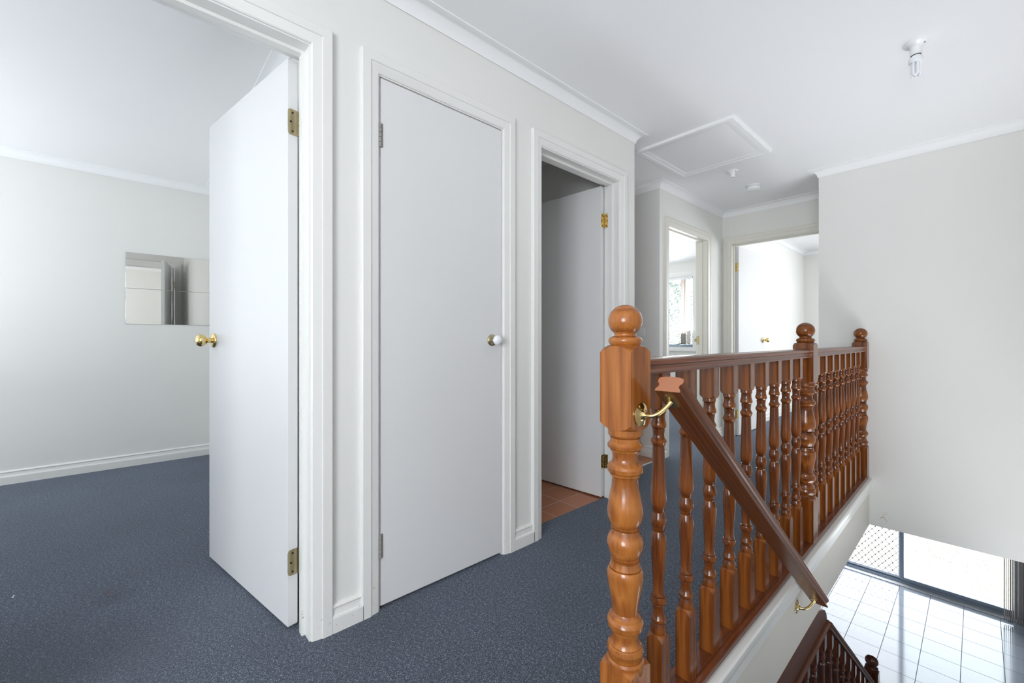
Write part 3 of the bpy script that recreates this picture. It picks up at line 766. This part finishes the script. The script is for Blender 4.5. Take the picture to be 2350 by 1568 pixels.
# vertical blinds downstairs
vb = empty('vertical_blind', (.35, 8.55, -.45)); tag(vb, 'bunched vertical blind slats at the right of the sliding door', 'blind')
L1 = Vector(vb.location)
mb = MB(); mb.box(-1.9, .5, 8.53, 8.57, -.60, -.555); mb.build('head_rail', M['plastic'], vb, origin=L1)
for q in range(15):
    xq = .240 + q*.0175 + random.uniform(-.004, .004); a = math.radians(90 + random.uniform(-10, 8)); ca, sa = math.cos(a)*.044, math.sin(a)*.044
    mb = MB(); zb_ = -2.655 + random.uniform(-.01, .01)
    ring = []
    for zz in (zb_, -.60): ring.append([(xq+ca*t+.004*(1-t*t)+w, 8.55+sa*t, zz) for t, w in ((-1,-.0006),(-.5,-.0006),(0,-.0006),(.5,-.0006),(1,-.0006),(1,.0006),(.5,.0006),(0,.0006),(-.5,.0006),(-1,.0006))])
    mb.loft(ring); o = mb.build('slat', M['blind'] if q % 3 else M['blind_shade'], vb, origin=L1, angle=40)
    wb_ = MB(); wb_.box(xq-.0022+.002, xq+.0022+.003, 8.512, 8.588, zb_-.002, zb_+.035); wb_.build('weight', M['steel'], o, origin=L1)
ch = MB(); ch.tube([(.235+q*.0175, 8.512+.076*(q % 2), -2.66 - (.006 if q % 2 else 0)) for q in range(16)], .0018, 5); ch.build('chain', M['plastic'], vb, origin=L1)

# ------------------------------------------------------------------ study window with blinds
wf = MB()
fr(wf, XWIN[0], XWIN[1], ZWIN[0], ZWIN[1], YWIN+.05, YWIN+.10, .028, .035)
fr(wf, -3.80, XWIN[1]-.012, ZWIN[0]+.02, ZWIN[1]-.02, YWIN+.06, YWIN+.085, .03, .035)
w1 = structure(wf.build('window_1', M['alu'], bevel=.0015), 'aluminium window seen through the far left doorway', 'window')
g = MB(); g.box(XWIN[0]+.03, XWIN[1]-.03, YWIN+.070, YWIN+.074, ZWIN[0]+.03, ZWIN[1]-.03); g.build('glass', M['glass'], w1)
wr = MB(); fr(wr, XWIN[0]-.001, XWIN[1]+.001, ZWIN[0]-.001, ZWIN[1]+.001, YWIN-.002, YWIN+.05, .012, .012)
def warch(mb, x0, x1, z0, z1, y):
    rings = []
    for sx_, sz_ in ((0,0),(1,0),(1,1),(0,1),(0,0)):
        ring = []
        for u, v in ARC: ring.append(((x0-u if sx_ == 0 else x1+u), y - v, (z0-u if sz_ == 0 else z1+u)))
        rings.append(ring)
    mb.loft(rings, caps=False)
warch(wr, XWIN[0]+.005, XWIN[1]-.005, ZWIN[0]+.005, ZWIN[1]-.005, YWIN); wr.build('window_frame', M['trim'], w1, angle=25)
vb = empty('vertical_blind', (-3.4, YWIN-.03, 2.07)); tag(vb, 'drawn back vertical blind at the window beyond the far left doorway', 'blind')
L1 = Vector(vb.location)
mb = MB(); mb.box(XWIN[0]+.02, XWIN[1]-.016, YWIN-.012, YWIN+.022, 2.045, 2.086); mb.build('head_rail', M['plastic'], vb, origin=L1)
slats = [(-3.345+q*.015, 88 + random.uniform(-12, 12)) for q in range(6)] + [(-3.222, 12)]
for q, (xq, ad) in enumerate(slats):
    a = math.radians(ad); ca, sa = math.cos(a)*.036, math.sin(a)*.036
    if ad < 45: ca *= .8
    mb = MB(); ring = []
    yq = YWIN - .005
    for zz in (.965, 2.045): ring.append([(xq+ca*t+w, yq+sa*t*.6+w, zz) for t, w in ((-1,-.0006),(0,-.0006),(1,-.0006),(1,.0006),(0,.0006),(-1,.0006))])
    mb.loft(ring); o = mb.build('slat', M['blind'] if ad < 45 or q % 2 else M['blind_shade'], vb, origin=L1)
    wb_ = MB(); wb_.box(xq-.003, xq+.003, yq-.02, yq+.02, .960, .985); wb_.build('weight', M['steel'], o, origin=L1)
ch = MB(); ch.tube([(-3.36, YWIN-.035, 2.04), (-3.36, YWIN-.035, .86)], .002, 6); ch.build('cord', M['plastic'], vb, origin=L1)

# windows behind the viewer and out of sight that bring the daylight in
for i, (ax, a0, a1, z0, z1, at) in enumerate((('x', WL_[0], WL_[1], WL_[2], WL_[3], -2.56), ('x', WB[0], WB[1], WB[2], WB[3], -2.21), ('x', WE[0], WE[1], WE[2], WE[3], 7.80))):
    mb = MB(); fr(mb, a0, a1, z0, z1, at-.02, at+.03, .04); mb.box((a0+a1)/2-.02, (a0+a1)/2+.02, at-.02, at+.03, z0, z1)
    structure(mb.build('window_%d' % (i+2), M['alu']))

mb = MB()  # unseen window frame, added around the stairwell fill light
for y0_, y1_, z0_, z1_ in ((WT[0], WT[0]+.04, WT[2], WT[3]), (WT[1]-.04, WT[1], WT[2], WT[3]), (WT[0], WT[1], WT[2], WT[2]+.04), (WT[0], WT[1], WT[3]-.04, WT[3]), (2.63, 2.67, WT[2], WT[3])): mb.box(.66, .70, y0_, y1_, z0_, z1_)
structure(mb.build('window_5', M['alu']))

# ------------------------------------------------------------------ carpet debris
def bit(name, loc, r, m, label, cat):
    mb = MB(); rnd = random.Random(hash(label) % 1000 if False else len(label))
    pts = [Vector((loc[0]+r*(q-3)*.6, loc[1]+r*.5*math.sin(q*1.3), .004+.003*math.sin(q*.9+.4)**2)) for q in range(7)]
    mb.tube(pts, r*.22, 6); o = mb.build(name, m, origin=loc); tag(o, label, cat); return o
M['leaf_dry'] = paint('dry_red_leaf', (.30,.10,.05), .8, .2, 0)
bit('dry_leaf', (-2.38, -.077, 0), .007, M['leaf_dry'], 'tiny reddish leaf scrap lying on the bedroom carpet', 'leaf')
bit('lint', (-2.59, -.354, 0), .006, M['plastic'], 'white fleck of lint on the bedroom carpet', 'lint')

# ------------------------------------------------------------------ outside
f = MB(); f.box(-40, 40, 8.86, 60, -3.2, -2.86); structure(f.build('ground', M['lawn']), 'dry sunlit lawn outside the sliding door', 'lawn')
f = MB(); f.box(-3, 2, 8.86, 9.35, -2.86, -2.79); structure(f.build('path', paint('pale_concrete', (.75,.74,.71), .9, .06, .2, 60)))
gt = MB(); rg = random.Random(3)
for q in range(420):
    x = rg.uniform(-1.6, .6); y = rg.gauss(11.2, .55)
    if y < 9.6: continue
    if rg.random() > .5: x = rg.gauss(-.45, .28)
    h_ = rg.uniform(.015, .05); a = rg.uniform(0, PI); w = .004
    gt.add([(x-w*math.cos(a), y-w*math.sin(a), -2.862), (x+w*math.cos(a), y+w*math.sin(a), -2.862), (x+rg.uniform(-.02,.02), y+rg.uniform(-.02,.02), -2.86+h_)], [(0,1,2)])
tag(gt.build('grass', paint('straw_grass', (.58,.54,.38), .9, .3, 0)), 'sparse dry grass blades on the bright yard', 'grass', kind='stuff')
def tree(x, y, r, h, label, seed):
    e = empty('tree', (x, y, -2.86)); tag(e, label, 'tree')
    rt = random.Random(seed); mb = MB()
    mb.tube([(0,0,0), (.05,.03,h*.3), (-.04,.06,h*.6), (.02,0,h*.92)], .1, 8, rr=[.13,.11,.08,.03])
    for q in range(9):
        a = rt.uniform(0, 2*PI); zz = h*rt.uniform(.25,.8); mb.tube([(0,0,zz), (math.cos(a)*r*.4, math.sin(a)*r*.4, zz+.3), (math.cos(a)*r*.8, math.sin(a)*r*.8, zz+.5)], .03, 6, rr=[.04,.025,.01])
    mb.build('trunk', M['bark'], e, angle=60)
    lf = MB()
    for q in range(9000):
        a = rt.uniform(0, 2*PI); u = rt.uniform(-1, 1); rad = r*rt.uniform(.35, 1)**.5
        p = Vector((math.cos(a)*math.sqrt(1-u*u)*rad, math.sin(a)*math.sqrt(1-u*u)*rad, h*.62 + u*h*.40))
        d_ = Vector((rt.gauss(0,1), rt.gauss(0,1), rt.gauss(0,1))).normalized(); s_ = d_.cross(Vector((.3,.5,.8))).normalized()
        l_ = rt.uniform(.022, .05); w_ = l_*.42
        lf.add([p-d_*l_, p+s_*w_, p+d_*l_, p-s_*w_], [(0,1,2,3)])
    lf.build('crown', M['leaf'], e, angle=5)
tree(-6.3, 11.3, 1.7, 5.6, 'leafy tree filling the far window, sunlit', 5)

# ------------------------------------------------------------------ labels of the setting
SETTING = {
 'wall_recess_side': ('white wall hidden behind the end of the long hall wall', 'wall'),
 'wall_recess': ('shaded wall of the tiled recess carrying the switch plate', 'wall'),
 'wall_recess_back': ('back wall of the tiled recess, out of sight', 'wall'),
 'wall_far_left': ('beige wall around the far left doorway', 'wall'),
 'wall_end': ('beige wall above the doorway at the end of the hall', 'wall'),
 'wall_right_return': ('short end of the stairwell head wall turned towards the end room', 'wall'),
 'wall_bedroom_side': ('bedroom wall hidden behind the open bedroom door', 'wall'),
 'wall_bedroom_window': ('bedroom window wall beyond the left edge of the picture', 'wall'),
 'wall_toilet': ('brownish dark walls inside the terracotta tiled room', 'wall'),
 'wall_study_window': ('pale wall around the window beyond the far left doorway', 'wall'),
 'wall_study_side': ('unseen side walls of the room with the blind', 'wall'),
 'wall_end_room_left': ('bright wall with a switch behind the open end door', 'wall'),
 'wall_end_room_far': ('cream far wall of the bright end room', 'wall'),
 'wall_end_room_right': ('unseen right wall of the bright end room', 'wall'),
 'wall_end_room_front': ('unseen front wall of the bright end room', 'wall'),
 'wall_landing_back': ('landing wall with a window behind the viewer', 'wall'),
 'wall_landing_right': ('landing wall to the right of the viewer', 'wall'),
 'wall_stair_right': ('stairwell wall with an added low window, right of the picture', 'wall'),
 'wall_ground_door': ('ground floor wall around the sliding door', 'wall'),
 'wall_ground_sides': ('unseen side walls of the ground floor room', 'wall'),
 'ceiling_ground': ('underside of the upper floor over the ground floor room', 'ceiling'),
 'floor_study': ('blue-grey carpet beyond the far left doorway', 'carpet'),
 'trim_3': ('cornice above the window beyond the far left doorway', 'cornice'),
 'trim_4': ('cornice in the bright end room', 'cornice'),
 'trim_11': ('thin white strip between hall carpet and recess tiles', 'edge strip'),
 'trim_12': ('white sloping string of the lower stairs', 'stair string'),
 'baseboard_left': ('short white baseboard between bedroom and closet door frames', 'baseboard'),
 'baseboard_left_far': ('short white baseboard between closet and third door frames', 'baseboard'),
 'baseboard_corner': ('short white baseboard at the end corner of the long wall', 'baseboard'),
 'baseboard_recess': ('white baseboard along the tiled recess behind the newel', 'baseboard'),
 'baseboard_recess_side': ('white baseboard round the hidden side of the recess', 'baseboard'),
 'baseboard_far_left': ('white baseboard between the two far doorways', 'baseboard'),
 'baseboard_end_room': ('white baseboard in the bright end room', 'baseboard'),
 'baseboard_study': ('white baseboard under the far window', 'baseboard'),
 'window_2': ('landing window behind the viewer', 'window'),
 'window_3': ('bedroom window beyond the left edge of the picture', 'window'),
 'window_4': ('window of the end room hidden by the stairwell head wall', 'window'),
 'window_5': ('added low stairwell window around a fill light, right of the picture', 'window'),
 'path': ('pale concrete strip right outside the sliding door', 'path'),
}
for nm_, (lb_, ct_) in SETTING.items():
    o = bpy.data.objects[nm_]; o['label'] = lb_; o['category'] = ct_
for o in bpy.data.objects:
    if o.parent is None and o.get('kind') == 'structure' and o.get('label') and not o.get('category'): o['category'] = o.name.split('_')[0]

# ------------------------------------------------------------------ light
def area(name, loc, rot, sx_, sy_, power, col):
    l = bpy.data.lights.new(name, 'AREA'); l.shape = 'RECTANGLE'; l.size = sx_; l.size_y = sy_; l.energy = power; l.color = col
    o = bpy.data.objects.new(name, l); COL.objects.link(o); o.location = loc; o.rotation_euler = rot; return o
SKY = (.925,.957,1.0)
H_ = PI/2
UP = math.radians(25)
UP2 = math.radians(52)
area('window_daylight', (.75, -2.47, 1.38), (H_+math.radians(16), 0, 0), 1.4, 1.4, 60, SKY)      # landing window
st_ = area('window_daylight', (.54, 3.05, -.80), (H_+math.radians(80), 0, H_), 1.9, .9, 14.5, SKY)    # fill light added in the stairwell to brighten the ceiling
st_.data.spread = math.radians(100)
area('window_daylight', ((WB[0]+WB[1])/2, -2.0, .75), (H_+math.radians(88), 0, 0), 2.2, .7, 23, SKY)  # bedroom window light, turned upward to brighten the ceiling
area('window_daylight', (-3.75, -2.08, 1.15), (H_, 0, math.radians(48)), .8, 1.0, 9, SKY)       # second fill light added in the bedroom, turned to brighten the far wall
area('window_daylight', ((WE[0]+WE[1])/2, 7.72, 1.35), (H_+math.radians(4), 0, PI), 1.5, 1.6, 56, SKY)
area('window_daylight', ((XWIN[0]+XWIN[1])/2, YWIN+.14, 1.5), (H_+UP, 0, PI), 1.25, 1.15, 58, SKY)
area('window_daylight', ((DG[0]+DG[1])/2, YD+.2, -1.6), (H_, 0, PI), 2.3, 2.0, 36, SKY)
s = bpy.data.lights.new('sun', 'SUN'); s.energy = 1.6; s.angle = .02; s.color = (1,.96,.9)
so = bpy.data.objects.new('sun', s); COL.objects.link(so)
so.rotation_euler = Vector((-.55, .05, -.8)).to_track_quat('-Z', 'Y').to_euler()
w = bpy.data.worlds.new('world'); SC.world = w; w.use_nodes = True
bg = w.node_tree.nodes['Background']; bg.inputs[0].default_value = (.80,.90,1,1); bg.inputs[1].default_value = 1.15

# ------------------------------------------------------------------ camera
cam = bpy.data.cameras.new('camera'); co = bpy.data.objects.new('camera', cam); COL.objects.link(co)
cam.sensor_width = 36; cam.lens = 36*965/2350; cam.clip_start = .02; cam.clip_end = 200
cam.shift_y = (780-784)/2350
th = math.atan2(1068, 965)
co.location = (0, 0, 1.035); co.rotation_euler = (PI/2, 0, th)
SC.camera = co
SC.view_settings.view_transform = 'Standard'; SC.view_settings.look = 'None'; SC.view_settings.gamma = 1; SC.view_settings.use_curve_mapping = False
SC.view_settings.exposure = 0.72
cy = SC.cycles
cy.max_bounces = 9; cy.diffuse_bounces = 6; cy.glossy_bounces = 4; cy.transparent_max_bounces = 8; cy.sample_clamp_indirect = 6
cy.caustics_reflective = False; cy.caustics_refractive = False
